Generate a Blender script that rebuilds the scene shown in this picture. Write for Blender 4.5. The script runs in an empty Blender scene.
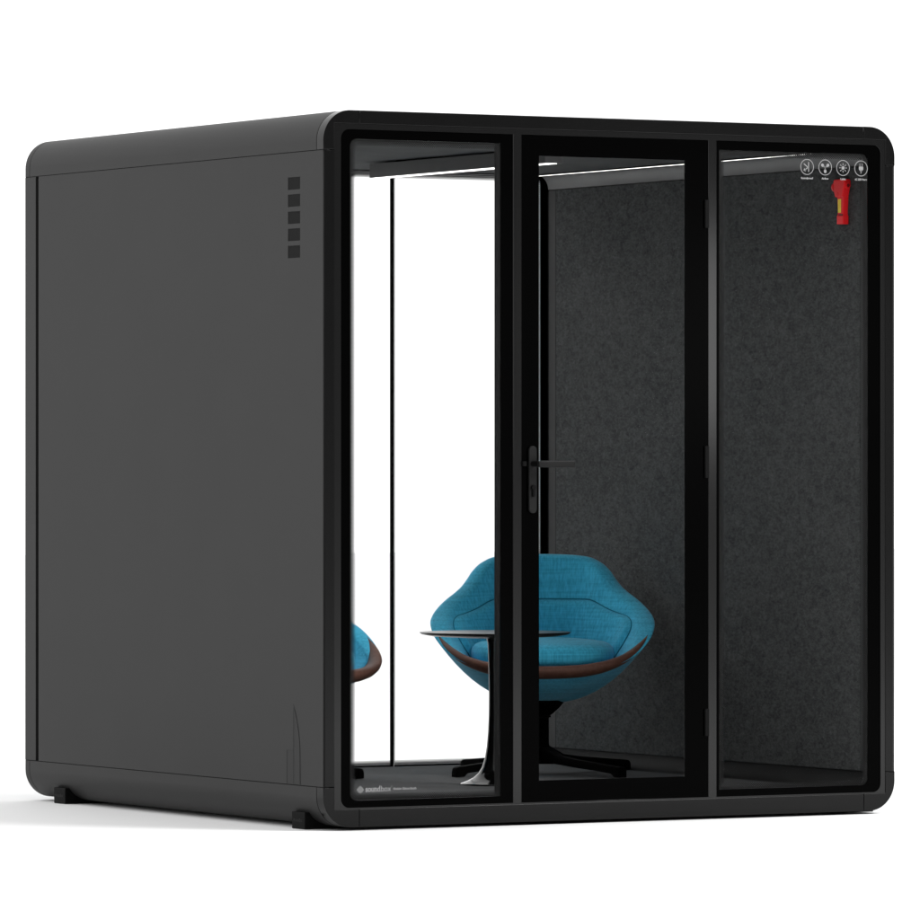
import bpy, bmesh, math, random
from math import sin, cos, pi, radians
from mathutils import Vector, Matrix
random.seed(3)
scene = bpy.context.scene
COL = scene.collection

# ------------------------------------------------------------------ materials
def mat(name, col, rough=.5, spec=.5, metal=0., coat=0.):
    m = bpy.data.materials.new(name); m.use_nodes = True
    b = m.node_tree.nodes['Principled BSDF']
    b.inputs['Base Color'].default_value = (*col, 1) if len(col) == 3 else col
    b.inputs['Roughness'].default_value = rough
    b.inputs['Specular IOR Level'].default_value = spec
    b.inputs['Metallic'].default_value = metal
    b.inputs['Coat Weight'].default_value = coat
    return m

def nd(m, t, **kw):
    n = m.node_tree.nodes.new(t)
    for k, v in kw.items():
        if k in n.inputs: n.inputs[k].default_value = v
        else: setattr(n, k, v)
    return n

def lk(m, a, ao, b, bi): m.node_tree.links.new(a.outputs[ao], b.inputs[bi])

def noise_colour(m, c0, c1, scale=(1, 1, 1), nscale=20, detail=4, lo=.3, hi=.7, bump=0., rough_var=None, dist=.001):
    """drive base colour (and optional bump) of a principled material with object-space noise"""
    b = m.node_tree.nodes['Principled BSDF']
    tc = nd(m, 'ShaderNodeTexCoord'); mp = nd(m, 'ShaderNodeMapping'); mp.inputs['Scale'].default_value = scale
    nz = nd(m, 'ShaderNodeTexNoise', Scale=nscale, Detail=detail, Roughness=.6)
    rp = nd(m, 'ShaderNodeValToRGB')
    rp.color_ramp.elements[0].position = lo; rp.color_ramp.elements[0].color = (*c0, 1)
    rp.color_ramp.elements[1].position = hi; rp.color_ramp.elements[1].color = (*c1, 1)
    lk(m, tc, 'Object', mp, 'Vector'); lk(m, mp, 'Vector', nz, 'Vector'); lk(m, nz, 'Fac', rp, 'Fac')
    lk(m, rp, 'Color', b, 'Base Color')
    if bump:
        bp = nd(m, 'ShaderNodeBump', Strength=bump, Distance=dist)
        lk(m, nz, 'Fac', bp, 'Height'); lk(m, bp, 'Normal', b, 'Normal')
    return m

M = {}
M['paint'] = noise_colour(mat('charcoal_powder_coat', (.026,)*3, .55, .25), (.0132, .0132, .0131), (.0148, .0148, .0147), nscale=3, bump=.0)
M['front_paint'] = noise_colour(mat('black_powder_coat', (.002,)*3, .18, .2), (.0013,)*3, (.0017,)*3, nscale=4)
M['mullion_paint'] = mat('satin_black_aluminium', (.0020, .0020, .0020), .15, .34)
M['black_gloss'] = mat('black_painted_glass', (.0004,)*3, .22, .018)
M['black_plastic'] = noise_colour(mat('black_plastic', (.004,)*3, .6, .06), (.0025,)*3, (.0036,)*3, nscale=30)
M['post_black'] = mat('satin_black_post', (.011,)*3, .5, .2)
M['core'] = mat('black_core_board', (.004,)*3, .9, .1)
M['vent'] = mat('vent_gauze', (.0085,)*3, .8, .1)
M['lining'] = noise_colour(mat('grey_lining_board', (.06,)*3, .45, .4), (.055, .055, .056), (.07, .07, .071), nscale=6)
M['trim_grey'] = noise_colour(mat('grey_edge_trim', (.03,)*3, .6, .15), (.030,)*3, (.036,)*3, nscale=6)
M['cove_shade'] = noise_colour(mat('shade_toned_floor_cove', (.006,)*3, .6, .06), (.0075,)*3, (.009,)*3, nscale=6)  # floor cove board, its colour darkened to carry the shade along the floor
M['ceiling'] = noise_colour(mat('dark_ceiling_board', (.06,)*3, .9, .04), (.075, .076, .077), (.092, .093, .094), nscale=5)
M['floor'] = noise_colour(mat('dark_floor_carpet', (.06,)*3, .95, .02), (.062, .063, .064), (.118, .119, .121), nscale=260, detail=3, bump=.3)
M['handle'] = noise_colour(mat('matt_black_metal', (.007,)*3, .45, .12), (.0065,)*3, (.0085,)*3, nscale=20)
M['metal_black'] = noise_colour(mat('black_metal_leg', (.0018,)*3, .7, .02), (.0016,)*3, (.0022,)*3, nscale=12)
M['tulip'] = mat('glossy_black_lacquer', (.0022, .0022, .0022),   .10, .25)
M['tabletop'] = mat('satin_black_top', (.003,)*3, .3, .22)
M['leather'] = noise_colour(mat('brown_leather', (.06, .03, .02), .55, .25), (.085, .036, .024), (.120, .055, .038), nscale=40, bump=.15, dist=.0006)
M['red'] = noise_colour(mat('red_plastic', (.5, .02, .02), .45, .2), (.66, .012, .016), (.74, .016, .02), nscale=10)
M['red_dark'] = mat('dark_red_plastic', (.12, .004, .004), .5, .3)
M['yellow'] = noise_colour(mat('yellow_label', (.75, .55, .02), .5, .3), (.70, .52, .02), (.80, .60, .04), nscale=60)
M['decal'] = mat('white_vinyl', (.23, .23, .23), .7, .05)
M['decal_dim'] = mat('pale_vinyl', (.25, .25, .25), .7, .05)
M['foot_mark'] = mat('black_print', (.008,)*3, .6, .2)
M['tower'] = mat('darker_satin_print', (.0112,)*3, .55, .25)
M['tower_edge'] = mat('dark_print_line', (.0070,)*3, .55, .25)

def led(name, s):
    m = bpy.data.materials.new(name); m.use_nodes = True; nt = m.node_tree
    for n in list(nt.nodes):
        if n.type != 'OUTPUT_MATERIAL': nt.nodes.remove(n)
    e = nd(m, 'ShaderNodeEmission', Color=(1, .985, .96, 1), Strength=s)
    lk(m, e, 'Emission', nt.nodes['Material Output'], 'Surface'); return m
M['led'] = led('led_diffuser', 29.0)
M['led_line'] = led('led_line', 3.0)

# clear coated pane: straight-through glass with a weak fresnel reflection
g = bpy.data.materials.new('clear_glass'); g.use_nodes = True
for n in list(g.node_tree.nodes):
    if n.type != 'OUTPUT_MATERIAL': g.node_tree.nodes.remove(n)
tr = nd(g, 'ShaderNodeBsdfTransparent', Color=(.997, .998, .998, 1)); gl = nd(g, 'ShaderNodeBsdfGlossy', Roughness=.02, Color=(.9, .92, .95, 1))
lw = nd(g, 'ShaderNodeLayerWeight', Blend=.5); fr = nd(g, 'ShaderNodeMath', operation='POWER'); fr.inputs[1].default_value = 5.0
lk(g, lw, 'Facing', fr, 0); mx = nd(g, 'ShaderNodeMixShader')
lk(g, fr, 'Value', mx, 'Fac'); g.node_tree.links.new(tr.outputs[0], mx.inputs[1]); g.node_tree.links.new(gl.outputs[0], mx.inputs[2])
lk(g, mx, 'Shader', g.node_tree.nodes['Material Output'], 'Surface')
M['glass'] = g

# printed dot screen on the rim of a pane: black dots, clear between them
f = bpy.data.materials.new('frit_dots'); f.use_nodes = True
fb = f.node_tree.nodes['Principled BSDF']; fb.inputs['Base Color'].default_value = (.004, .004, .004, 1); fb.inputs['Roughness'].default_value = .5
fb.inputs['Specular IOR Level'].default_value = .1
tc = nd(f, 'ShaderNodeTexCoord'); sp = nd(f, 'ShaderNodeSeparateXYZ'); lk(f, tc, 'Object', sp, 'Vector')
def mth(op, a, b=None):
    n = nd(f, 'ShaderNodeMath', operation=op)
    if isinstance(a, tuple): lk(f, a[0], a[1], n, 0)
    else: n.inputs[0].default_value = a
    if b is not None:
        if isinstance(b, tuple): lk(f, b[0], b[1], n, 1)
        else: n.inputs[1].default_value = b
    return (n, 0)
PITCH = .0072
sx = mth('SINE', mth('MULTIPLY', (sp, 'X'), 2*pi/PITCH)); sz = mth('SINE', mth('MULTIPLY', (sp, 'Z'), 2*pi/PITCH))
at = nd(f, 'ShaderNodeAttribute', attribute_name='fade')
val = mth('ADD', mth('MULTIPLY', sx, sz), mth('MULTIPLY', mth('SUBTRACT', (at, 'Fac'), .22), 1.5))
stp = mth('GREATER_THAN', val, 0.0)
ftr = nd(f, 'ShaderNodeBsdfTransparent'); fmx = nd(f, 'ShaderNodeMixShader')
lk(f, stp[0], 0, fmx, 'Fac'); f.node_tree.links.new(ftr.outputs[0], fmx.inputs[1]); f.node_tree.links.new(fb.outputs[0], fmx.inputs[2])
lk(f, fmx, 'Shader', f.node_tree.nodes['Material Output'], 'Surface')
M['frit'] = f

# dark brushed felt
m = mat('dark_acoustic_felt', (.03,)*3, .95, .12); b = m.node_tree.nodes['Principled BSDF']
tc = nd(m, 'ShaderNodeTexCoord')
mp = nd(m, 'ShaderNodeMapping'); mp.inputs['Scale'].default_value = (1, .5, .95); lk(m, tc, 'Object', mp, 'Vector')
n1 = nd(m, 'ShaderNodeTexNoise', Scale=4.5, Detail=8, Roughness=.68); lk(m, mp, 'Vector', n1, 'Vector')
n2 = nd(m, 'ShaderNodeTexNoise', Scale=150, Detail=2, Roughness=.6, Distortion=.6); lk(m, mp, 'Vector', n2, 'Vector')
mp3 = nd(m, 'ShaderNodeMapping'); mp3.inputs['Scale'].default_value = (1, .5, .72); lk(m, tc, 'Object', mp3, 'Vector')
n3 = nd(m, 'ShaderNodeTexNoise', Scale=46, Detail=5, Roughness=.7, Distortion=.8); lk(m, mp3, 'Vector', n3, 'Vector')
a1 = nd(m, 'ShaderNodeMix', data_type='FLOAT'); a1.inputs[0].default_value = .74
lk(m, n1, 'Fac', a1, 2); lk(m, n2, 'Fac', a1, 3)
a2 = nd(m, 'ShaderNodeMix', data_type='FLOAT'); a2.inputs[0].default_value = .42
lk(m, a1, 0, a2, 2); lk(m, n3, 'Fac', a2, 3)
rp = nd(m, 'ShaderNodeValToRGB'); lk(m, a2, 0, rp, 'Fac')
rp.color_ramp.elements[0].position = .35; rp.color_ramp.elements[0].color = (.024, .0268, .0268, 1)
rp.color_ramp.elements[1].position = .68; rp.color_ramp.elements[1].color = (.094, .0955, .0955, 1)
lk(m, rp, 'Color', b, 'Base Color')
bp = nd(m, 'ShaderNodeBump', Strength=.25, Distance=.001); lk(m, n2, 'Fac', bp, 'Height'); lk(m, bp, 'Normal', b, 'Normal')
M['felt'] = m

# blue slub weave
m = mat('blue_woven_fabric', (.02, .2, .33), .9, .15); b = m.node_tree.nodes['Principled BSDF']
b.inputs['Sheen Weight'].default_value = .15
tc = nd(m, 'ShaderNodeTexCoord')
outs = []
for sc in ((150, 150, 6), (6, 6, 150)):
    mp = nd(m, 'ShaderNodeMapping'); mp.inputs['Scale'].default_value = sc; lk(m, tc, 'Object', mp, 'Vector')
    nz = nd(m, 'ShaderNodeTexNoise', Scale=1.0, Detail=2, Roughness=.5); lk(m, mp, 'Vector', nz, 'Vector'); outs.append(nz)
big = nd(m, 'ShaderNodeTexNoise', Scale=9, Detail=2)
lk(m, tc, 'Object', big, 'Vector')
ax = nd(m, 'ShaderNodeMix', data_type='FLOAT'); ax.inputs[0].default_value = .42
lk(m, outs[0], 'Fac', ax, 2); lk(m, outs[1], 'Fac', ax, 3)
rp = nd(m, 'ShaderNodeValToRGB'); lk(m, ax, 0, rp, 'Fac')
rp.color_ramp.elements[0].position = .34; rp.color_ramp.elements[0].color = (.030, .315, .500, 1)
rp.color_ramp.elements[1].position = .66; rp.color_ramp.elements[1].color = (.070, .525, .760, 1)
lk(m, rp, 'Color', b, 'Base Color')
bp = nd(m, 'ShaderNodeBump', Strength=.3, Distance=.0008); lk(m, ax, 0, bp, 'Height'); lk(m, bp, 'Normal', b, 'Normal')
M['fabric'] = m
M['seam_shade'] = noise_colour(mat('dark_blue_seam_shade', (.01, .1, .16), .9, .1), (.014, .16, .25), (.02, .20, .31), nscale=200)  # dark blue that paints the shade of the back cushion's seam groove

# ------------------------------------------------------------------ geometry helpers
def link(name, me, m, parent=None, smooth=False):
    o = bpy.data.objects.new(name, me); COL.objects.link(o)
    if m is not None and not me.materials: me.materials.append(M[m] if isinstance(m, str) else m)
    if smooth:
        me.polygons.foreach_set('use_smooth', [True]*len(me.polygons)); me.update()
    if parent: o.parent = parent
    return o

def bm_obj(name, bm, m, parent=None, smooth=False):
    bmesh.ops.recalc_face_normals(bm, faces=bm.faces)
    me = bpy.data.meshes.new(name); bm.to_mesh(me); bm.free()
    return link(name, me, m, parent, smooth)

def arc(cx, cy, r, a0, a1, n=12):
    return [(cx+r*cos(radians(a0+(a1-a0)*i/n)), cy+r*sin(radians(a0+(a1-a0)*i/n))) for i in range(n+1)]

def rrect(x0, z0, x1, z1, rs, n=8):
    """ccw rounded rectangle; rs = radii (bl, br, tr, tl), 0 = square"""
    bl, br, tr_, tl = rs; p = []
    p += arc(x0+bl, z0+bl, bl, 180, 270, n) if bl else [(x0, z0)]
    p += arc(x1-br, z0+br, br, 270, 360, n) if br else [(x1, z0)]
    p += arc(x1-tr_, z1-tr_, tr_, 0, 90, n) if tr_ else [(x1, z1)]
    p += arc(x0+tl, z1-tl, tl, 90, 180, n) if tl else [(x0, z1)]
    return p

def plate_mesh(shapes, a0, a1, plane='xz', bevel=0., res=2):
    """shapes: list of lists of loops (outer, holes...). Filled and extruded between a0 and a1
    along the third axis; returned as one bmesh in world axes."""
    bm = bmesh.new()
    for loops in shapes:
        cu = bpy.data.curves.new('t', 'CURVE'); cu.dimensions = '2D'; cu.fill_mode = 'BOTH'
        for lp in loops:
            s = cu.splines.new('POLY'); s.points.add(len(lp)-1)
            for pt, (u, v) in zip(s.points, lp): pt.co = (u, v, 0, 1)
            s.use_cyclic_u = True
        th = abs(a1-a0)
        cu.extrude = th/2-bevel
        if bevel:
            cu.bevel_depth = bevel; cu.bevel_resolution = res; cu.offset = -bevel
        ob = bpy.data.objects.new('t', cu); COL.objects.link(ob)
        dg = bpy.context.evaluated_depsgraph_get(); dg.update()
        me = bpy.data.meshes.new_from_object(ob.evaluated_get(dg))
        bpy.data.objects.remove(ob); bpy.data.curves.remove(cu)
        bm.from_mesh(me); bpy.data.meshes.remove(me)
    mid = (a0+a1)/2
    for v in bm.verts:
        u, w, d = v.co
        v.co = (u, mid+d, w) if plane == 'xz' else (mid+d, u, w) if plane == 'yz' else (u, w, mid+d)
    bmesh.ops.remove_doubles(bm, verts=bm.verts, dist=1e-6)
    return bm

def plate(name, shapes, a0, a1, m, parent, plane='xz', bevel=0., res=2):
    bm = plate_mesh(shapes, a0, a1, plane, bevel, res)
    o = bm_obj(name, bm, m, parent)
    if bevel: autosmooth(o)
    return o

def autosmooth(o, ang=40):
    me = o.data
    me.polygons.foreach_set('use_smooth', [True]*len(me.polygons))
    bm = bmesh.new(); bm.from_mesh(me)
    for e in bm.edges:
        if len(e.link_faces) == 2 and e.calc_face_angle(0) > radians(ang): e.smooth = False
    bm.to_mesh(me); bm.free(); me.update()
    w_ = o.modifiers.new('flat_faces', 'WEIGHTED_NORMAL'); w_.keep_sharp = True; w_.weight = 100

def rect(x0, z0, x1, z1): return [(x0, z0), (x1, z0), (x1, z1), (x0, z1)]

def add_box(bm, x0, y0, z0, x1, y1, z1, bev=0., seg=2):
    r = bmesh.ops.create_cube(bm, size=1)
    for v in r['verts']: v.co = ((x0+x1)/2+v.co.x*(x1-x0), (y0+y1)/2+v.co.y*(y1-y0), (z0+z1)/2+v.co.z*(z1-z0))
    if bev:
        es = list({e for v in r['verts'] for e in v.link_edges})
        bmesh.ops.bevel(bm, geom=es, offset=bev, segments=seg, affect='EDGES', profile=.5)

def box(name, x0, y0, z0, x1, y1, z1, m, parent, bev=0., seg=2):
    bm = bmesh.new(); add_box(bm, x0, y0, z0, x1, y1, z1, bev, seg)
    o = bm_obj(name, bm, m, parent)
    if bev: autosmooth(o, 50)
    return o

def lathe(name, prof, m, parent, n=64, centre=(0, 0)):
    bm = bmesh.new(); rings = []
    for r, z in prof:
        if r < 1e-6: rings.append([bm.verts.new((centre[0], centre[1], z))])
        else: rings.append([bm.verts.new((centre[0]+r*cos(2*pi*k/n), centre[1]+r*sin(2*pi*k/n), z)) for k in range(n)])
    for a, b in zip(rings, rings[1:]):
        for k in range(n):
            k2 = (k+1) % n
            if len(a) == 1: bm.faces.new((a[0], b[k], b[k2]))
            elif len(b) == 1: bm.faces.new((a[k], b[0], a[k2]))
            else: bm.faces.new((a[k], b[k], b[k2], a[k2]))
    o = bm_obj(name, bm, m, parent); autosmooth(o, 35); return o

def empty(name, loc, label, cat, rz=0, group=None):
    o = bpy.data.objects.new(name, None); COL.objects.link(o); o.location = loc; o.rotation_euler = (0, 0, rz)
    o.empty_display_size = .1
    o['label'] = label; o['category'] = cat
    if group: o['group'] = group
    return o

def text_mesh(body, size, m, name, parent, x, z, y, w=None, bold=0., align='LEFT', plane='xz', h=.0004):
    """flat lettering in the x-z plane facing -y (or y-z facing -x)"""
    cu = bpy.data.curves.new('t', 'FONT'); cu.body = body; cu.size = size; cu.align_x = align
    cu.extrude = h/2; cu.offset = bold
    ob = bpy.data.objects.new('t', cu); COL.objects.link(ob)
    dg = bpy.context.evaluated_depsgraph_get(); dg.update()
    me = bpy.data.meshes.new_from_object(ob.evaluated_get(dg))
    bpy.data.objects.remove(ob); bpy.data.curves.remove(cu)
    xs = [v.co.x for v in me.vertices]
    k = 1 if w is None else w/(max(xs)-min(xs))
    for v in me.vertices:
        u = v.co.x*k
        v.co = (x+u, y-v.co.z, z+v.co.y) if plane == 'xz' else (y-v.co.z, x-u, z+v.co.y)
    me.materials.clear(); me.update()
    return link(name, me, m, parent)

# ------------------------------------------------------------------ setting
gm = noise_colour(mat('white_studio_floor', (.85,)*3, .8, .2), (.88, .88, .88), (.895, .895, .895), nscale=.6)
bm = bmesh.new()
bmesh.ops.create_grid(bm, x_segments=8, y_segments=8, size=60)
o = bm_obj('ground', bm, gm); o.location.z = .011; o['kind'] = 'structure'
o['label'] = 'seamless white studio floor under the black booth'; 

# ------------------------------------------------------------------ the booth
W, D = 2.186, 2.209
ZB, ZT, R = .022, 2.323, .100
S0, S1 = .152, 2.194           # horizontal seams
G = .0011                      # half seam
ROOT = empty('soundproof_booth', (0, 0, 0), 'large charcoal black meeting booth with rounded edges and glass front, standing on white floor', 'booth')

# front frame: corner pieces, rails, stiles with fine seams between them
IX0, IX1, IZ0, IZ1 = .0405, 2.148, .080, 2.2795
VS0, VS1 = .1315, 2.062
def top_half(x0, x1):
    pass
tl = [(0, S1+G)] + arc(R, ZT-R, R, 180, 90, 16) + [(VS0-.0005, ZT), (VS0-.0005, IZ1), (IX0, IZ1), (IX0, S1+G)]
tr_ = [(VS1+.0005, ZT)] + arc(W-R, ZT-R, R, 90, 0, 16) + [(W, S1+G), (IX1, S1+G), (IX1, IZ1), (VS1+.0005, IZ1)]
blc = [(IX0, S0-G), (IX0, IZ0), (VS0-.0005, IZ0), (VS0-.0005, ZB)] + arc(R, ZB+R, R, 270, 180, 16) + [(0, S0-G)]
brc = [(VS1+.0005, IZ0), (IX1, IZ0), (IX1, S0-G), (W, S0-G)] + arc(W-R, ZB+R, R, 0, -90, 16) + [(VS1+.0005, ZB)]
trail = rect(VS0+.0005, IZ1, VS1-.0005, ZT); brail = rect(VS0+.0005, ZB, VS1-.0005, IZ0)
lst = rect(.0049, S0+G, IX0, S1-G); rst = rect(IX1, S0+G, W-.0065, S1-G)
FD = .046
plate('front_frame', [[tl], [tr_], [blc], [brc], [trail], [brail], [lst], [rst]], 0, FD, 'front_paint', ROOT, bevel=.0018, res=3)
# thin inner frame with the two mullions
BX0, BX1, BZ0, BZ1 = .065, 2.131, .0845, 2.2615
M1a, M1b, M2a, M2b = .703, .733, 1.450, 1.480
inner = [rect(IX0+.0005, IZ0+.0005, IX1-.0005, IZ1-.0005),
         rrect(BX0, BZ0, M1a, BZ1, (.03, 0, 0, .03)), rect(M1b, BZ0, M2a, BZ1), rrect(M2b, BZ0, BX1, BZ1, (0, .03, .03, 0))]
plate('inner_frame', [inner], .002, .0100, 'mullion_paint', ROOT)
for x0, x1 in ((.6575, .747), (1.440, 1.4885)):
    box('post', x0, .0103, .1, x1, .049, 2.249, 'post_black', ROOT, .002)

# shells: roof and base run front to back with rounded long edges
FB, BB = FD+.0024, D-.0385
TI = .028
roof = [(0, S1+G)] + arc(R, ZT-R, R, 180, 90, 20) + arc(W-R, ZT-R, R, 90, 0, 20) + [(W, S1+G), (W-TI, S1+G)] + \
       arc(W-R, ZT-R, R-TI, 0, 90, 20) + arc(R, ZT-R, R-TI, 90, 180, 20) + [(TI, S1+G)]
base = [(0, S0-G), (TI, S0-G)] + arc(R, ZB+R, R-TI, 180, 270, 20) + arc(W-R, ZB+R, R-TI, 270, 360, 20) + [(W-TI, S0-G), (W, S0-G)] + \
       arc(W-R, ZB+R, R, 0, -90, 20) + arc(R, ZB+R, R, 270, 180, 20)
o = plate('roof_shell', [[roof]], FB, BB, 'paint', ROOT); autosmooth(o, 25)
o = plate('base_shell', [[base]], FB, BB, 'paint', ROOT); autosmooth(o, 25)
# back frame (mirror of the front)
SG0, SG1 = 2.1015, 2.1235
tl2 = [(0, S1+G)] + arc(R, ZT-R, R, 180, 90, 16) + arc(W-R, ZT-R, R, 90, 0, 16) + [(W, S1+G), (IX1, S1+G), (IX1, IZ1), (IX0, IZ1), (IX0, S1+G)]
bl2 = [(IX0, S0-G), (IX0, IZ0), (IX1, IZ0), (IX1, S0-G), (W, S0-G)] + arc(W-R, ZB+R, R, 0, -90, 16) + arc(R, ZB+R, R, 270, 180, 16) + [(0, S0-G)]
bmk = plate_mesh([[tl2], [bl2]], BB+.0024, D, bevel=.003)
add_box(bmk, 0, SG1, S0+G, IX0, D, S1-G, .0012); add_box(bmk, IX1, SG1, S0+G, W, D, S1-G, .0012)
o = bm_obj('back_frame', bmk, 'paint', ROOT); autosmooth(o)
binner = [rect(IX0+.0005, IZ0+.0005, IX1-.0005, IZ1-.0005), rrect(BX0, BZ0, 1.4590, BZ1, (.03, 0, 0, .03)), rrect(1.4720, BZ0, BX1, BZ1, (0, .03, .03, 0))]
plate('back_inner_frame', [binner], D-.0085, D-.002, 'black_plastic', ROOT)

# side walls: sheet panel with cut-outs, core, felt lining
vents = [rect(.159, 2.0735-.0552*k, .2415, 2.113-.0552*k) for k in range(5)]
sp_ = plate('side_panel', [[rect(.0035, S0+G, SG0, S1-G)] + vents], 0, .0046, 'paint', ROOT, 'yz', .0008)
for k in range(5):
    z = 2.0735-.0552*k
    bmv = bmesh.new()
    add_box(bmv, .0010, .1592, z+.0002, .0045, .2413, z+.0393)
    bm_obj('vent_gauze', bmv, 'vent', sp_)
plate('side_panel', [[rect(.0035, S0+G, SG0, S1-G)]], W-.0062, W, 'paint', ROOT, 'yz', .0008)
box('wall_core', .022, FB+.001, S0+.003, .088, BB-.003, S1-.003, 'core', ROOT)
box('wall_core', W-.088, FB+.001, S0+.003, W-.022, BB-.003, S1-.003, 'core', ROOT)
box('wall_core', .0068, FB+.001, S0+.003, .0215, SG0-.001, S1-.003, 'core', ROOT)
box('wall_core', W-.0215, FB+.001, S0+.003, W-.0068, SG0-.001, S1-.003, 'core', ROOT)
for xa, xb in ((.0885, .096), (W-.096, W-.0885)):
    box('felt_lining', xa, .067, S0+.001, xb, 2.097, S1-.001, 'felt', ROOT, .003)
for xa, xb in ((.0885, .0945), (W-.0945, W-.0885)):
    box('edge_trim', xa, 2.099, S0+.001, xb, 2.15, S1-.001, 'trim_grey', ROOT, .003)
    box('edge_trim', xa, .0465, S0+.001, xb, .0655, S1-.001, 'trim_grey', ROOT, .003)

# darker tower outline printed low on the side panel
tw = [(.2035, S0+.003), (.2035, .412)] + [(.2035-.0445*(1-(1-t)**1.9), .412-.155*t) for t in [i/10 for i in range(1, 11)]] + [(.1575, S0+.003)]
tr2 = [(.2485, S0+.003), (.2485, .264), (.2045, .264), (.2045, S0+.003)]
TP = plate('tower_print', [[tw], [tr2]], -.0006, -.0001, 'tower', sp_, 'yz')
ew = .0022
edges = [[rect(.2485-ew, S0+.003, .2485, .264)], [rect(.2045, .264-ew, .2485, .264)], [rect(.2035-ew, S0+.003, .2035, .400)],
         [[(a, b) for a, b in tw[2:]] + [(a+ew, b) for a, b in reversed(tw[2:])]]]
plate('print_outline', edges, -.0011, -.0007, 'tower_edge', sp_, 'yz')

for zz in (S0, S1):
    for xa, xb in ((.0012, .0215), (W-.0215, W-.0012)):
        box('seam_gasket', xa, .0012, zz-.002, xb, D-.0012, zz+.002, 'core', ROOT)

# feet
for (x0, x1) in ((.001, .170), (W-.170, W-.001)):
    for (y0, y1) in ((.128, .219), (1.890, 1.981)):
        ft = box('foot', x0, y0, .0112, x1, y1, .0665, 'black_plastic', ROOT, .003)
        if x0 < .1:
            plate('mark', [[[(y1-.014, .040), (y1-.018, .046), (y1-.022, .040), (y1-.018, .034)]]], x0-.0005, x0, 'foot_mark', ft, 'yz')
            text_mesh('soundbox', .016, 'foot_mark', 'lettering', ft, y1-.026, .0352, x0-.0003, .048, .0003, plane='yz')

# ceiling and floor linings with coved edges
LX, CR = .0905, .055
ceil = [(LX, S1+.001)] + arc(LX+CR, 2.25-CR, CR, 180, 90, 10) + arc(W-LX-CR, 2.25-CR, CR, 90, 0, 10) + [(W-LX, S1+.001), (W-.03, S1+.001), (W-.03, 2.2925), (.03, 2.2925), (.03, S1+.001)]
flo = [(.03, S0-.001), (.03, .0525), (W-.03, .0525), (W-.03, S0-.001), (W-LX, S0-.001)] + arc(W-LX-CR, .097+CR, CR, 0, -90, 10) + arc(LX+CR, .097+CR, CR, 270, 180, 10) + [(LX, S0-.001)]
cp = plate('ceiling_panel', [[ceil]], FB+.001, 2.160, 'ceiling', ROOT); autosmooth(cp, 25)
fp = plate('floor_panel', [[flo]], FB+.001, 2.160, 'floor', ROOT); autosmooth(fp, 25)
for o, lo in ((cp, True), (fp, False)):                       # the coved edges are board, not carpet; floor pair coloured dark for shade
    o.data.materials.append(M['lining'] if lo else M['cove_shade'])
    for p in o.data.polygons:
        if abs(p.normal.y) < .5 and abs(p.normal.x) > .04 and (p.center.x < LX+CR-.004 or p.center.x > W-LX-CR+.004): p.material_index = 1
# door-header ledge and rear ledge along the ceiling
box('ceiling_trim', LX+.06, .0675, 2.236, W-LX-.06, .095, 2.2495, 'black_plastic', ROOT, .002)
box('ceiling_trim', LX+.06, 2.135, 2.243, W-LX-.06, 2.158, 2.2495, 'lining', ROOT, .001)
# light lines in the two ceiling coves
for x0 in (LX+CR-.012, W-LX-CR+.000):
    ls = box('light_channel', x0, .10, 2.2445, x0+.012, 2.15, 2.2492, 'black_plastic', ROOT)
    box('led_line', x0+.004, .300, 2.2432, x0+.008, 2.148, 2.2444, 'led_line', ls)
# hanging light bar
bx = 1.080
lb = box('light_bar', bx, .445, 2.1955, bx+.070, 1.668, 2.2440, 'lining', ROOT, .0008)
for yy in (.60, 1.50):
    lathe('bar_mount', [(0, 2.2441), (.02, 2.2441), (.02, 2.2498), (0, 2.2498)], 'black_plastic', lb, 20, (bx+.035, yy))
box('diffuser', bx+.012, .45, 2.1938, bx+.050, 1.663, 2.1953, 'led', lb)

plate('jamb_lining', [[rect(.0412, .0805, 2.1475, 2.279), rrect(LX+.0045, .0985, W-LX-.0045, 2.2485, (.03,)*4)]], .0103, .0455, 'black_plastic', ROOT)
# windows and door -----------------------------------------------------------
def frit_ring(name, outer, inner_, y, parent):
    """ring between two loops of equal length, 'fade' runs from 1 at the outer to 0 at the inner rim"""
    bm = bmesh.new(); ly = bm.verts.layers.float.new('fade')
    N = len(outer); rows = []
    for t in (0, .5, 1):
        row = []
        for (a, b), (c, d) in zip(outer, inner_):
            v = bm.verts.new((a+(c-a)*t, y, b+(d-b)*t)); v[ly] = 1-t; row.append(v)
        rows.append(row)
    for r0, r1 in zip(rows, rows[1:]):
        for k in range(N): bm.faces.new((r0[k], r0[(k+1) % N], r1[(k+1) % N], r1[k]))
    # a printed film with a little thickness
    ex = bmesh.ops.extrude_face_region(bm, geom=list(bm.faces))
    for v in [e for e in ex['geom'] if isinstance(e, bmesh.types.BMVert)]: v.co.y += .0003
    return bm_obj(name, bm, 'frit', parent)

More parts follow.
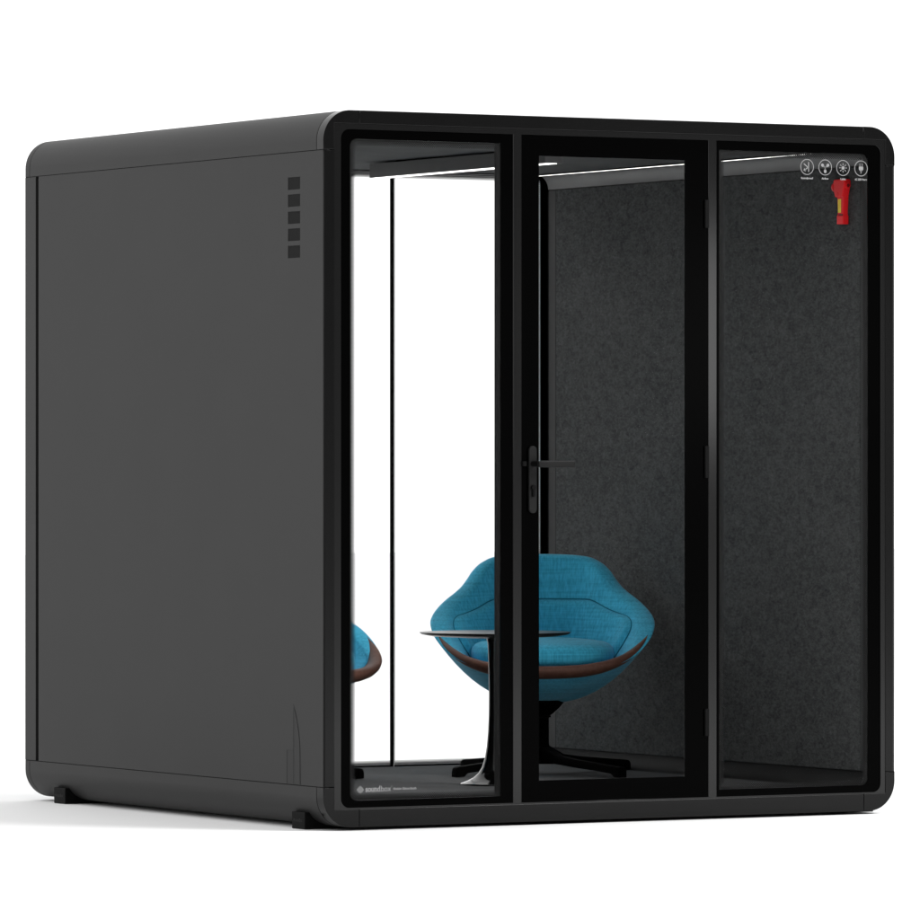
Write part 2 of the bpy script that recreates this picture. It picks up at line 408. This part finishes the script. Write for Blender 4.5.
def glazing(name, bx0, bz0, bx1, bz1, brs, gx0, gz0, gx1, gz1, grs, y0, th, parent, frit=.013, fdir=1, fl=1, frr=1):
    e = plate(name, [[rrect(bx0, bz0, bx1, bz1, brs), rrect(gx0, gz0, gx1, gz1, grs)]], y0, y0+th, 'black_gloss', parent)
    plate('glass_pane', [[rrect(gx0-.002, gz0-.002, gx1+.002, gz1+.002, grs)]], y0+.001, y0+th-.001, 'glass', e)
    if frit:
        rs = tuple(max(r, .0012) for r in grs)
        ri = tuple(max(r-frit*.4, .0006) for r in grs)
        yy = y0+th-.0008 if fdir > 0 else y0+.0002
        frit_ring('dot_screen', rrect(gx0+.0004, gz0+.0004, gx1-.0004, gz1-.0004, rs), rrect(gx0+(frit if fl else .001), gz0+frit, gx1-(frit if frr else .001), gz1-frit, ri), yy, e)
    return e
wl = glazing('window', BX0+.0004, BZ0+.0004, M1a-.0004, BZ1-.0004, (.03, 0, 0, .03), .100, .1075, .6570, 2.2305, (.024, 0, 0, .024), .006, .004, ROOT, .021)
wr = glazing('window', M2b+.0004, BZ0+.0004, BX1-.0004, BZ1-.0004, (0, .03, .03, 0), 1.493, .1085, 2.0825, 2.2305, (0, .024, .024, 0), .006, .004, ROOT, .021)
door = glazing('door', M1b+.0008, BZ0+.0012, M2a-.0008, BZ1-.0012, (0,)*4, .801, .155, 1.359, 2.193, (0,)*4, .0045, .004, ROOT, 0)
glazing('back_window', BX0+.0004, BZ0+.0004, 1.4586, BZ1-.0004, (.03, 0, 0, .03), .100, .102, 1.4580, 2.241, (.024, 0, 0, .024), D-.013, .004, ROOT, .018, -1, 1, 0)
glazing('back_window', 1.4724, BZ0+.0004, BX1-.0004, BZ1-.0004, (0, .03, .03, 0), 1.4730, .102, 2.0865, 2.241, (0, .024, .024, 0), D-.013, .004, ROOT, .018, -1, 0, 1)

# door furniture
hp = plate('handle', [[rrect(.7585, 1.0275, .7870, 1.2465, (.0142,)*4)]], -.006, .0035, 'handle', door, bevel=.002)
lathe_y = bmesh.new()
def cyl_y(bm, x, z, r, y0, y1, n=24):
    bot = [bm.verts.new((x+r*cos(2*pi*k/n), y0, z+r*sin(2*pi*k/n))) for k in range(n)]
    top = [bm.verts.new((x+r*cos(2*pi*k/n), y1, z+r*sin(2*pi*k/n))) for k in range(n)]
    bm.faces.new(bot); bm.faces.new(top)
    for k in range(n): bm.faces.new((bot[k], bot[(k+1) % n], top[(k+1) % n], top[k]))
cyl_y(lathe_y, .7727, 1.1885, .0095, -.045, -.0055)
o = bm_obj('spindle', lathe_y, 'black_plastic', hp); autosmooth(o)
box('lever', .7650, -.058, 1.1765, .9040, -.041, 1.1990, 'handle', hp, .0045, 3)
kc = [(.7727+.0085*cos(radians(a)), 1.1115+.0085*sin(radians(a))) for a in range(-60, 241, 12)]
kp = kc + [(.7680, 1.0850)] + arc(.7727, 1.0850, .0047, 180, 360, 6)
plate('lock_cylinder', [[kp]], -.0135, -.0055, 'black_plastic', hp, bevel=.0012)
plate('keyhole', [[rect(.7722, 1.104, .7734, 1.119)]], -.0139, -.0134, 'core', hp)
box('lever_plate', .7360, -.0045, 1.1805, .7500, .0035, 1.1965, 'core', door, .0015)
for z0, z1 in ((1.970, 2.063), (1.142, 1.248), (.287, .377)):
    h = box('hinge', 1.4345, -.004, z0, 1.4485, .0040, z1, 'core', door, .0012)

# icons printed on the right pane
YI = .0058
def circ(x, z, r, n=28): return [(x+r*cos(2*pi*k/n), z+r*sin(2*pi*k/n)) for k in range(n)]
def bar(x0, z0, x1, z1, w):
    d = Vector((x1-x0, z1-z0)).normalized()*w/2; nx, nz = -d.y, d.x
    return [(x0+nx, z0+nz), (x0-nx, z0-nz), (x1-nx, z1-nz), (x1+nx, z1+nz)]
def icon(x, shapes, cap, capw, name):
    z = 2.182
    sh = [[circ(x, z, .0265, 40), circ(x, z, .0243, 40)]]
    for s in shapes: sh.append([[(x+a, z+b_) for a, b_ in s]])
    e = plate(name, sh, YI-.0004, YI+.0002, 'decal', wr)
    text_mesh(cap, .0095, 'decal_dim', 'caption', e, x-capw/2, z-.0405, YI, capw, .0003)
icon(1.839, [rect(.0045, -.0165, .0075, .0165), bar(-.013, .011, .003, -.001, .003), bar(.003, -.001, -.009, -.012, .003),
             [(-.011, -.005), (-.003, -.008), (-.006, -.015), (-.014, -.012)]], 'Soundproof', .048, 'insulation_icon')
fan = [circ(0, 0, .0034, 14)]
for a in (35, 145, 270):
    fan.append([(cos(radians(a))*(.0125+.0066*cos(t))-sin(radians(a))*.0052*sin(t), sin(radians(a))*(.0125+.0066*cos(t))+cos(radians(a))*.0052*sin(t)) for t in [2*pi*k/20 for k in range(20)]])
    fan.append(bar(0, 0, .009*cos(radians(a)), .009*sin(radians(a)), .0026))
icon(1.911, fan, 'Airflow', .028, 'ventilation_icon')
sun = [circ(0, 0, .0062, 20)]
for k in range(8):
    a = radians(45*k); sun.append(bar(.009*cos(a), .009*sin(a), .0155*cos(a), .0155*sin(a), .0024))
icon(1.982, sun, 'Light', .021, 'lighting_icon')
plug = [rect(-.0056, .006, -.0034, .0155), rect(.0034, .006, .0056, .0155), rrect(-.0085, -.007, .0085, .006, (.005, .005, .001, .001), 5), bar(0, -.0065, 0, -.017, .0026), bar(0, -.006, 0, -.0105, .007)]
icon(2.054, plug, 'AC 220V Power', .049, 'socket_icon')

# maker's lettering low on the left pane
def seg_diamond(cx, cz, s):
    out = []
    for k, hgt in zip(range(-3, 4), (.28, .6, .8, 1, .8, .6, .28)):
        x = cx+k*s*.29; out.append(rrect(x-s*.085, cz-s*hgt, x+s*.085, cz+s*hgt, (s*.08,)*4, 3))
    return out
lg = plate('logo', [[s] for s in seg_diamond(.1375, .1415, .0125)], YI-.0004, YI+.0002, 'decal', wl)
text_mesh('sound', .026, 'decal', 'lettering', wl, .1560, .1345, YI, .0545, .0008)
text_mesh('box', .026, 'decal_dim', 'lettering', wl, .2125, .1345, YI, .0365)
text_mesh("'", .018, 'decal_dim', 'lettering', wl, .2510, .1395, YI)
text_mesh('Modular Silence Booth', .0105, 'decal_dim', 'lettering', wl, .2580, .1385, YI, .085, .0002)

# ------------------------------------------------------------------ lounge chairs
FZ = .0975
RIM = [(0, .36, .475), (.08, .357, .477), (.15, .345, .482), (.22, .318, .494), (.28, .28, .514), (.322, .238, .540), (.352, .190, .568), (.374, .135, .600), (.385, .075, .632),
       (.384, .015, .655), (.370, -.045, .678), (.343, -.105, .706), (.311, -.155, .731), (.284, -.195, .755), (.263, -.225, .782), (.242, -.250, .813), (.215, -.275, .836),
       (.173, -.297, .853), (.10, -.315, .860), (0, -.325, .862)]
def catmull(p0, p1, p2, p3, t):
    return tuple(.5*((2*b_)+(-a+c)*t+(2*a-5*b_+4*c-d)*t*t+(-a+3*b_-3*c+d)*t**3) for a, b_, c, d in zip(p0, p1, p2, p3))
RIM = [(u*1.024, v, z) for u, v, z in RIM]
full = RIM + [(-u, v, z) for u, v, z in reversed(RIM[1:-1])]
NF = len(full); SUB = 5
rim = []
for i in range(NF):
    for s in range(SUB): rim.append(catmull(full[i-1], full[i], full[(i+1) % NF], full[(i+2) % NF], s/SUB))
NR = len(rim)
half = (len(RIM)-1)*SUB
def frac(i):                                  # 0 at the front lip, 1 at the back
    return min(i, NR-i)/half
ZBOT = .345
def sstep(a, b_, x):
    t = max(0, min(1, (x-a)/(b_-a))); return t*t*(3-2*t)
def outer_pt(i, rho):
    u, v, z = rim[i]; k = frac(i); p = 2.4+1.2*sstep(.45, .9, k)-.9*(1-sstep(.15, .42, k))
    zz = ZBOT+(z-.012-ZBOT)*rho**p
    # the outside bellies a little below the rim
    bul = .012*sin(pi*min(1, rho))
    return Vector((u*rho*(1+bul), v*rho*(1+bul), zz))
def inner_pt(i, t):
    """t=0 at the rim roll, 1 at the centre of the seat pan"""
    u, v, z = rim[i]; k = frac(i)
    th = .050+.020*sstep(.2, .5, k)*(1-sstep(.75, 1, k))
    r = math.hypot(u, v); r0 = (r-th)/r
    zs = .455
    drop = 1-(1-min(1, t*1.5))**(2.2+.3*k)
    rr = r0*(1-.30*sstep(0, .62, t)) if t < .62 else r0*.70*(1-(t-.62)/.38)
    lean = .03*sstep(.6, 1, k)
    zz = z-.016+(zs-(z-.016))*drop*sstep(0, .12, t) if t < .67 else zs
    zz = max(zs, z-.016-(z-.016-zs)*sstep(0, .66, t))
    return Vector((u*rr, v*rr, zz))

def chair_parts(root):
    bm = bmesh.new(); rows = []
    rhos = [.16, .24, .32, .40, .48, .56, .64, .72, .80, .87, .93, .975, 1.0]
    rows += [[outer_pt(i, r) for i in range(NR)] for r in rhos]
    # rolled rim
    def roll(i, a):
        u, v, z = rim[i]; n = Vector((u, v, 0)).normalized(); p = outer_pt(i, 1.0); q = inner_pt(i, 0)
        c = (p+q)/2; hw = (p-q).length/2
        h_ = .020*(.45+.55*sstep(.34, .6, frac(i)))
        d = (p-q).normalized(); return c+d*hw*cos(a)+Vector((0, 0, 1))*h_*sin(a)
    for a in (22, 45, 68, 90, 112, 135, 158): rows.append([roll(i, radians(a)) for i in range(NR)])
    rows += [[inner_pt(i, t) for i in range(NR)] for t in (0, .05, .1, .16, .22, .29, .36, .43, .5, .56, .62, .67, .74, .82, .90)]
    vs = [[bm.verts.new(p) for p in row] for row in rows]
    for a, b_ in zip(vs, vs[1:]):
        for k in range(NR): bm.faces.new((a[k], a[(k+1) % NR], b_[(k+1) % NR], b_[k]))
    bm.faces.new(vs[0]); bm.faces.new(vs[-1])
    shell = bm_obj('shell', bm, 'fabric', root, True)

    # leather lip wrapped over the front rim, tapering out on both arms
    bm = bmesh.new(); span = int(half*.385); idx = list(range(-span, span+1)); rings = []
    for j in idx:
        t = abs(j)/span; w = max(.03, (1-t**2.8))
        i = j % NR
        p = outer_pt(i, 1.0); q = inner_pt(i, 0); d = (q-p); d.normalize()
        c = p+d*(.016+.012*w)+Vector((0, 0, .001))
        down = (outer_pt(i, .93)-p).normalized()
        ring = []
        for k in range(12):
            a = 2*pi*k/12
            tilt = Vector((0, 0, 1))
            ring.append(bm.verts.new(c+d*(.034*w*cos(a))+tilt*(.0225*w*sin(a)+.002)-tilt*.004*cos(a)))
        rings.append(ring)
    for a, b_ in zip(rings, rings[1:]):
        for k in range(12): bm.faces.new((a[k], a[(k+1) % 12], b_[(k+1) % 12], b_[k]))
    bm.faces.new(rings[0]); bm.faces.new(rings[-1])
    bm_obj('leather_lip', bm, 'leather', shell, True)

    # padded inner back: a raised panel whose edge reads as a seam
    bm = bmesh.new(); i0, i1 = int(half*.44), NR-int(half*.44); grid = []
    TN = 22
    for i in range(i0, i1+1):
        s = (i-i0)/(i1-i0); e = min(s, 1-s)*2
        row = []
        # panel follows a level seam: top edge height
        ztop = .645+.066*sstep(0, .75, e)-.085*(1-math.sqrt(max(0, 1-(1-min(1, e/.20))**2)))
        # find t where the inner surface reaches ztop
        lo, hi_ = 0, .66
        for _ in range(24):
            mid = (lo+hi_)/2
            if inner_pt(i, mid).z > ztop: lo = mid
            else: hi_ = mid
        t0 = max(lo, .03)
        for k in range(TN+1):
            kk = k/TN; t = t0+(.72-t0)*kk
            p = inner_pt(i, t); n = Vector((-p.x, -p.y, .12)).normalized()
            edge = min(min(s, 1-s)*(i1-i0)*.010, kk*(.72-t0)*.42)
            h_ = .026*math.sqrt(max(0, 1-(1-min(1, edge/.022))**2)) - .004
            row.append(bm.verts.new(p+n*h_))
        grid.append(row)
    edge_pts = [v.co+Vector((-v.co.x, -v.co.y, 0)).normalized()*.007 for v in reversed(grid[0][:TN-3])]+[r_[0].co+Vector((-r_[0].co.x, -r_[0].co.y, 0)).normalized()*.007 for r_ in grid[1:-1]]+[v.co+Vector((-v.co.x, -v.co.y, 0)).normalized()*.007 for v in grid[-1][:TN-3]]
    for a, b_ in zip(grid, grid[1:]):
        for k in range(TN): bm.faces.new((a[k], a[k+1], b_[k+1], b_[k]))
    bc = bm_obj('back_cushion', bm, 'fabric', root, True)
    path = []  # added dark tube along the cushion edge, standing in for the groove's shade
    for j, row in enumerate(edge_pts):
        path.append(row)
    bm = bmesh.new(); rings = []
    for j, p in enumerate(path):
        t = (path[min(j+1, len(path)-1)]-path[max(j-1, 0)]).normalized()
        a_ = t.orthogonal().normalized(); b2 = t.cross(a_)
        rings.append([bm.verts.new(p+(a_*cos(2*pi*q/6)+b2*sin(2*pi*q/6))*.0020) for q in range(6)])
    # keep neighbouring rings aligned
    for a, b_ in zip(rings, rings[1:]):
        off = min(range(6), key=lambda o_: (b_[o_].co-a[0].co).length)
        b_[:] = b_[off:]+b_[:off]
        for q in range(6): bm.faces.new((a[q], a[(q+1) % 6], b_[(q+1) % 6], b_[q]))
    bm_obj('seam_shade', bm, 'seam_shade', bc, True)

    # seat cushion
    bm = bmesh.new(); N = 72; rings = []
    prof = [(0, .0), (.5, 0), (.86, .0), (.95, .006), (.99, .022), (1, .042), (.985, .062), (.94, .077), (.86, .086), (.7, .093), (.45, .099), (.2, .102)]
    for r, dz in prof[1:]:
        ring = []
        for k in range(N):
            a = 2*pi*k/N; ca, sa = cos(a), sin(a)
            ex = 2/2.7
            u = .252*r*math.copysign(abs(ca)**ex, ca); v = .045+.255*r*math.copysign(abs(sa)**ex, sa)
            z = .474+dz*(.93)+.03*max(0, -(v-.05))*0+(.012 if v > .1 else .012*sstep(-.2, .1, v))
            ring.append(bm.verts.new((u, v, z-.008*sstep(.1, .3, v))))
        rings.append(ring)
    for a, b_ in zip(rings, rings[1:]):
        for k in range(N): bm.faces.new((a[k], a[(k+1) % N], b_[(k+1) % N], b_[k]))
    bm.faces.new(rings[0]); bm.faces.new(rings[-1])
    bm_obj('seat_cushion', bm, 'fabric', root, True)

    # swivel post and four-star base
    lathe('swivel_mount', [(0, .300), (.022, .300), (.036, .308), (.060, .330), (.076, .349), (.082, .362), (.080, .372), (0, .374)], 'metal_black', root, 40)
    lathe('post', [(0, FZ+.035), (.040, FZ+.035), (.036, FZ+.075), (.026, FZ+.095), (.022, FZ+.11), (.022, .295), (.030, .296), (.030, .3015), (0, .3015)], 'metal_black', root, 32)

def chair_base(root, ang):
    for k in range(4):
        a = ang+pi/2*k; d = Vector((cos(a), sin(a), 0)); n = Vector((-d.y, d.x, 0)); bm = bmesh.new(); rings = []
        # radius, underside z, top z, half width
        for r, z0, z1, w in ((.018, .050, .098, .026), (.045, .046, .086, .024), (.09, .037, .066, .021), (.18, .028, .055, .018), (.30, .019, .045, .0165), (.368, .013, .039, .016), (.385, .001, .038, .016), (.405, .0008, .036, .016), (.416, .0008, .032, .014), (.420, .003, .022, .011)):
            ring = []
            for (s, t) in ((-1, .0), (-1, .75), (-.7, 1), (.7, 1), (1, .75), (1, 0)):
                ring.append(bm.verts.new(d*r+n*w*s+Vector((0, 0, FZ+z0+(z1-z0)*t))))
            rings.append(ring)
        for p, q in zip(rings, rings[1:]):
            for j in range(6): bm.faces.new((p[j], p[(j+1) % 6], q[(j+1) % 6], q[j]))
        bm.faces.new(rings[0]); bm.faces.new(rings[-1])
        o = bm_obj('leg', bm, 'metal_black', root); autosmooth(o, 45)

GRP = 'blue lounge chairs in the booth'
def yaw_for(dx, dy): return math.atan2(dy, dx)-pi/2      # local +y (front) towards (dx, dy)
YA = yaw_for(-.492, -.870)
c1 = empty('lounge_chair', (1.653, 1.444, 0), 'blue tub lounge chair facing the glass door, behind the round table', 'chair', YA, GRP)
chair_parts(c1); chair_base(c1, radians(42))
YB = yaw_for(.318, -.948)
c2 = c1.copy(); COL.objects.link(c2); c2.location = (.511, 1.375, 0); c2.rotation_euler = (0, 0, YB)
c2['label'] = 'blue tub lounge chair half hidden at the left edge of the left window'
for ch in list(c1.children):
    if ch.name.split('.')[0] == 'leg': continue
    c = ch.copy(); COL.objects.link(c); c.parent = c2
    for gch in list(ch.children):
        d = gch.copy(); COL.objects.link(d); d.parent = c
# leg direction in the world for the visible tip: (.333,-.075)/|.|
chair_base(c2, math.atan2(.064, .415)-YB)

# ------------------------------------------------------------------ table
TX, TY = 1.119, .848
tb = empty('side_table', (TX, TY, FZ), 'small round black pedestal table between the two blue chairs', 'table')
zt = .617-FZ
lathe('tabletop', [(0, zt-.020), (.10, zt-.020), (.215, zt-.014), (.250, zt-.0075), (.2565, zt-.003), (.2575, zt-.0012), (.2560, zt), (0, zt)], 'tabletop', tb, 96)
prof = [(0, .0005), (.116, .0005), (.118, .002), (.117, .005), (.095, .013), (.073, .024), (.056, .040), (.044, .060), (.035, .090), (.0285, .130), (.024, .180), (.0215, .24), (.0208, .30), (.0215, .36), (.0225, .41), (.0238, .45), (.0255, .48), (.028, .492), (.030, zt-.0205), (0, zt-.0205)]
lathe('pedestal', prof, 'tulip', tb, 96)

# ------------------------------------------------------------------ safety hammer on the felt
HX = W-.0965
hm = empty('safety_hammer', (HX, .16, 2.08), 'red emergency hammer with yellow strip on the dark felt wall', 'hammer')
def hplate(name, loops, x0, x1, m, par, bev=.003):
    return plate(name, [[[(y-.16, z-2.08) for y, z in lp] for lp in loops]], x0, x1, m, par, 'yz', bev)
body = [(.138, 2.045), (.136, 2.006), (.140, 2.000), (.169, 2.000), (.173, 2.006), (.173, 2.052), (.1755, 2.09), (.180, 2.130), (.182, 2.160), (.126, 2.160), (.127, 2.135), (.133, 2.10)]
hb = hplate('handle', [body], -.027, 0, 'red', hm, .004)
hplate('head', [[(.130, 2.100), (.121, 2.130), (.116, 2.156), (.121, 2.166), (.183, 2.166), (.188, 2.160), (.188, 2.130), (.181, 2.112), (.176, 2.100)]], -.038, -.003, 'red', hm, .004)
bmh = bmesh.new()
def cyl_yaxis(bm, y0, y1, x, z, r0, r1, n=24):
    A = [bm.verts.new((x+r0*cos(2*pi*k/n), y0, z+r0*sin(2*pi*k/n))) for k in range(n)]
    B = [bm.verts.new((x+r1*cos(2*pi*k/n), y1, z+r1*sin(2*pi*k/n))) for k in range(n)]
    bm.faces.new(A); bm.faces.new(B)
    for k in range(n): bm.faces.new((A[k], A[(k+1) % n], B[(k+1) % n], B[k]))
cyl_yaxis(bmh, .0275, .0415, -.020, .058, .021, .017); o = bm_obj('striking_cap', bmh, 'red', hm); autosmooth(o)
bmh = bmesh.new(); cyl_yaxis(bmh, -.049, -.0425, -.020, .062, .011, .014); o = bm_obj('striking_cap', bmh, 'red', hm); autosmooth(o)
bmh = bmesh.new(); cyl_yaxis(bmh, -.0505, -.0488, -.020, .062, .006, .007); o = bm_obj('striking_tip', bmh, 'red_dark', hm)
hplate('yellow_strip', [rect(.150, 2.0415, .1695, 2.092)], -.0276, -.0269, 'yellow', hm, 0)
hplate('button', [circ(.160, 2.110, .008, 20)], -.0395, -.029, 'red', hm, .001)
hplate('holder', [[(.134, 1.998), (.175, 1.998), (.175, 2.030), (.168, 2.036), (.162, 2.030), (.134, 2.030)]], -.0295, .0, 'red', hm, .003)
hplate('release_slot', [rect(.138, 2.0305, .162, 2.036)], -.0300, -.0268, 'red_dark', hm, .0005)

hm.scale = (.80, .95, .905); hm.location.z -= .006

# ------------------------------------------------------------------ light: a bright studio dome behind, left and above; dim towards the glass front
w = bpy.data.worlds.new('World'); scene.world = w; w.use_nodes = True; nt = w.node_tree
bg = nt.nodes['Background']
tcw = nt.nodes.new('ShaderNodeTexCoord'); vm = nt.nodes.new('ShaderNodeVectorMath'); vm.operation = 'DOT_PRODUCT'
k = Vector((-.45, .75, .42)).normalized(); vm.inputs[1].default_value = k
mr = nt.nodes.new('ShaderNodeMapRange'); mr.interpolation_type = 'SMOOTHSTEP'
mr.inputs['From Min'].default_value = -.45; mr.inputs['From Max'].default_value = .25
mr.inputs['To Min'].default_value = .30; mr.inputs['To Max'].default_value = 1.44
nt.links.new(tcw.outputs['Generated'], vm.inputs[0]); nt.links.new(vm.outputs['Value'], mr.inputs['Value'])
nt.links.new(mr.outputs['Result'], bg.inputs['Strength']); bg.inputs['Color'].default_value = (1, 1, 1, 1)

la = bpy.data.lights.new('softbox', 'AREA'); la.shape = 'DISK'; la.size = 4.5; la.energy = 1300
lo_ = bpy.data.objects.new('softbox', la); COL.objects.link(lo_); lo_.location = (6.5, -7.0, 7.5)
lo_.rotation_euler = (Vector((1.1, .8, .6))-lo_.location).to_track_quat('-Z', 'Y').to_euler()

lb_ = bpy.data.lights.new('strip_light', 'AREA'); lb_.shape = 'RECTANGLE'; lb_.size = .6; lb_.size_y = .85; lb_.energy = 7.5
ls_ = bpy.data.objects.new('strip_light', lb_); COL.objects.link(ls_); ls_.location = (4.6, -5.1, 1.74)
ls_.rotation_euler = (Vector((1.3, 0, 1.70))-ls_.location).to_track_quat('-Z', 'Y').to_euler()

# ------------------------------------------------------------------ camera and render settings
cam = bpy.data.cameras.new('camera'); co = bpy.data.objects.new('camera', cam); COL.objects.link(co); scene.camera = co
th = radians(29.5); fw = Vector((sin(th), cos(th), 0)); rt = Vector((cos(th), -sin(th), 0))
loc = rt*.437-fw*20.013; co.location = (loc.x, loc.y, 1.165)
co.rotation_euler = (pi/2, 0, -th)
cam.sensor_width = 36; cam.lens = 6256/920*36; cam.shift_y = 11/920; cam.shift_x = 0
cam.clip_start = .5; cam.clip_end = 400
vs_ = scene.view_settings; vs_.view_transform = 'Standard'; vs_.look = 'None'; vs_.exposure = 0; vs_.gamma = 1
cy = scene.cycles
cy.max_bounces = 10; cy.diffuse_bounces = 5; cy.glossy_bounces = 5; cy.transparent_max_bounces = 24; cy.caustics_reflective = False
cy.use_denoising = True
cy.sample_clamp_direct = 3.0; cy.sample_clamp_indirect = 4.0
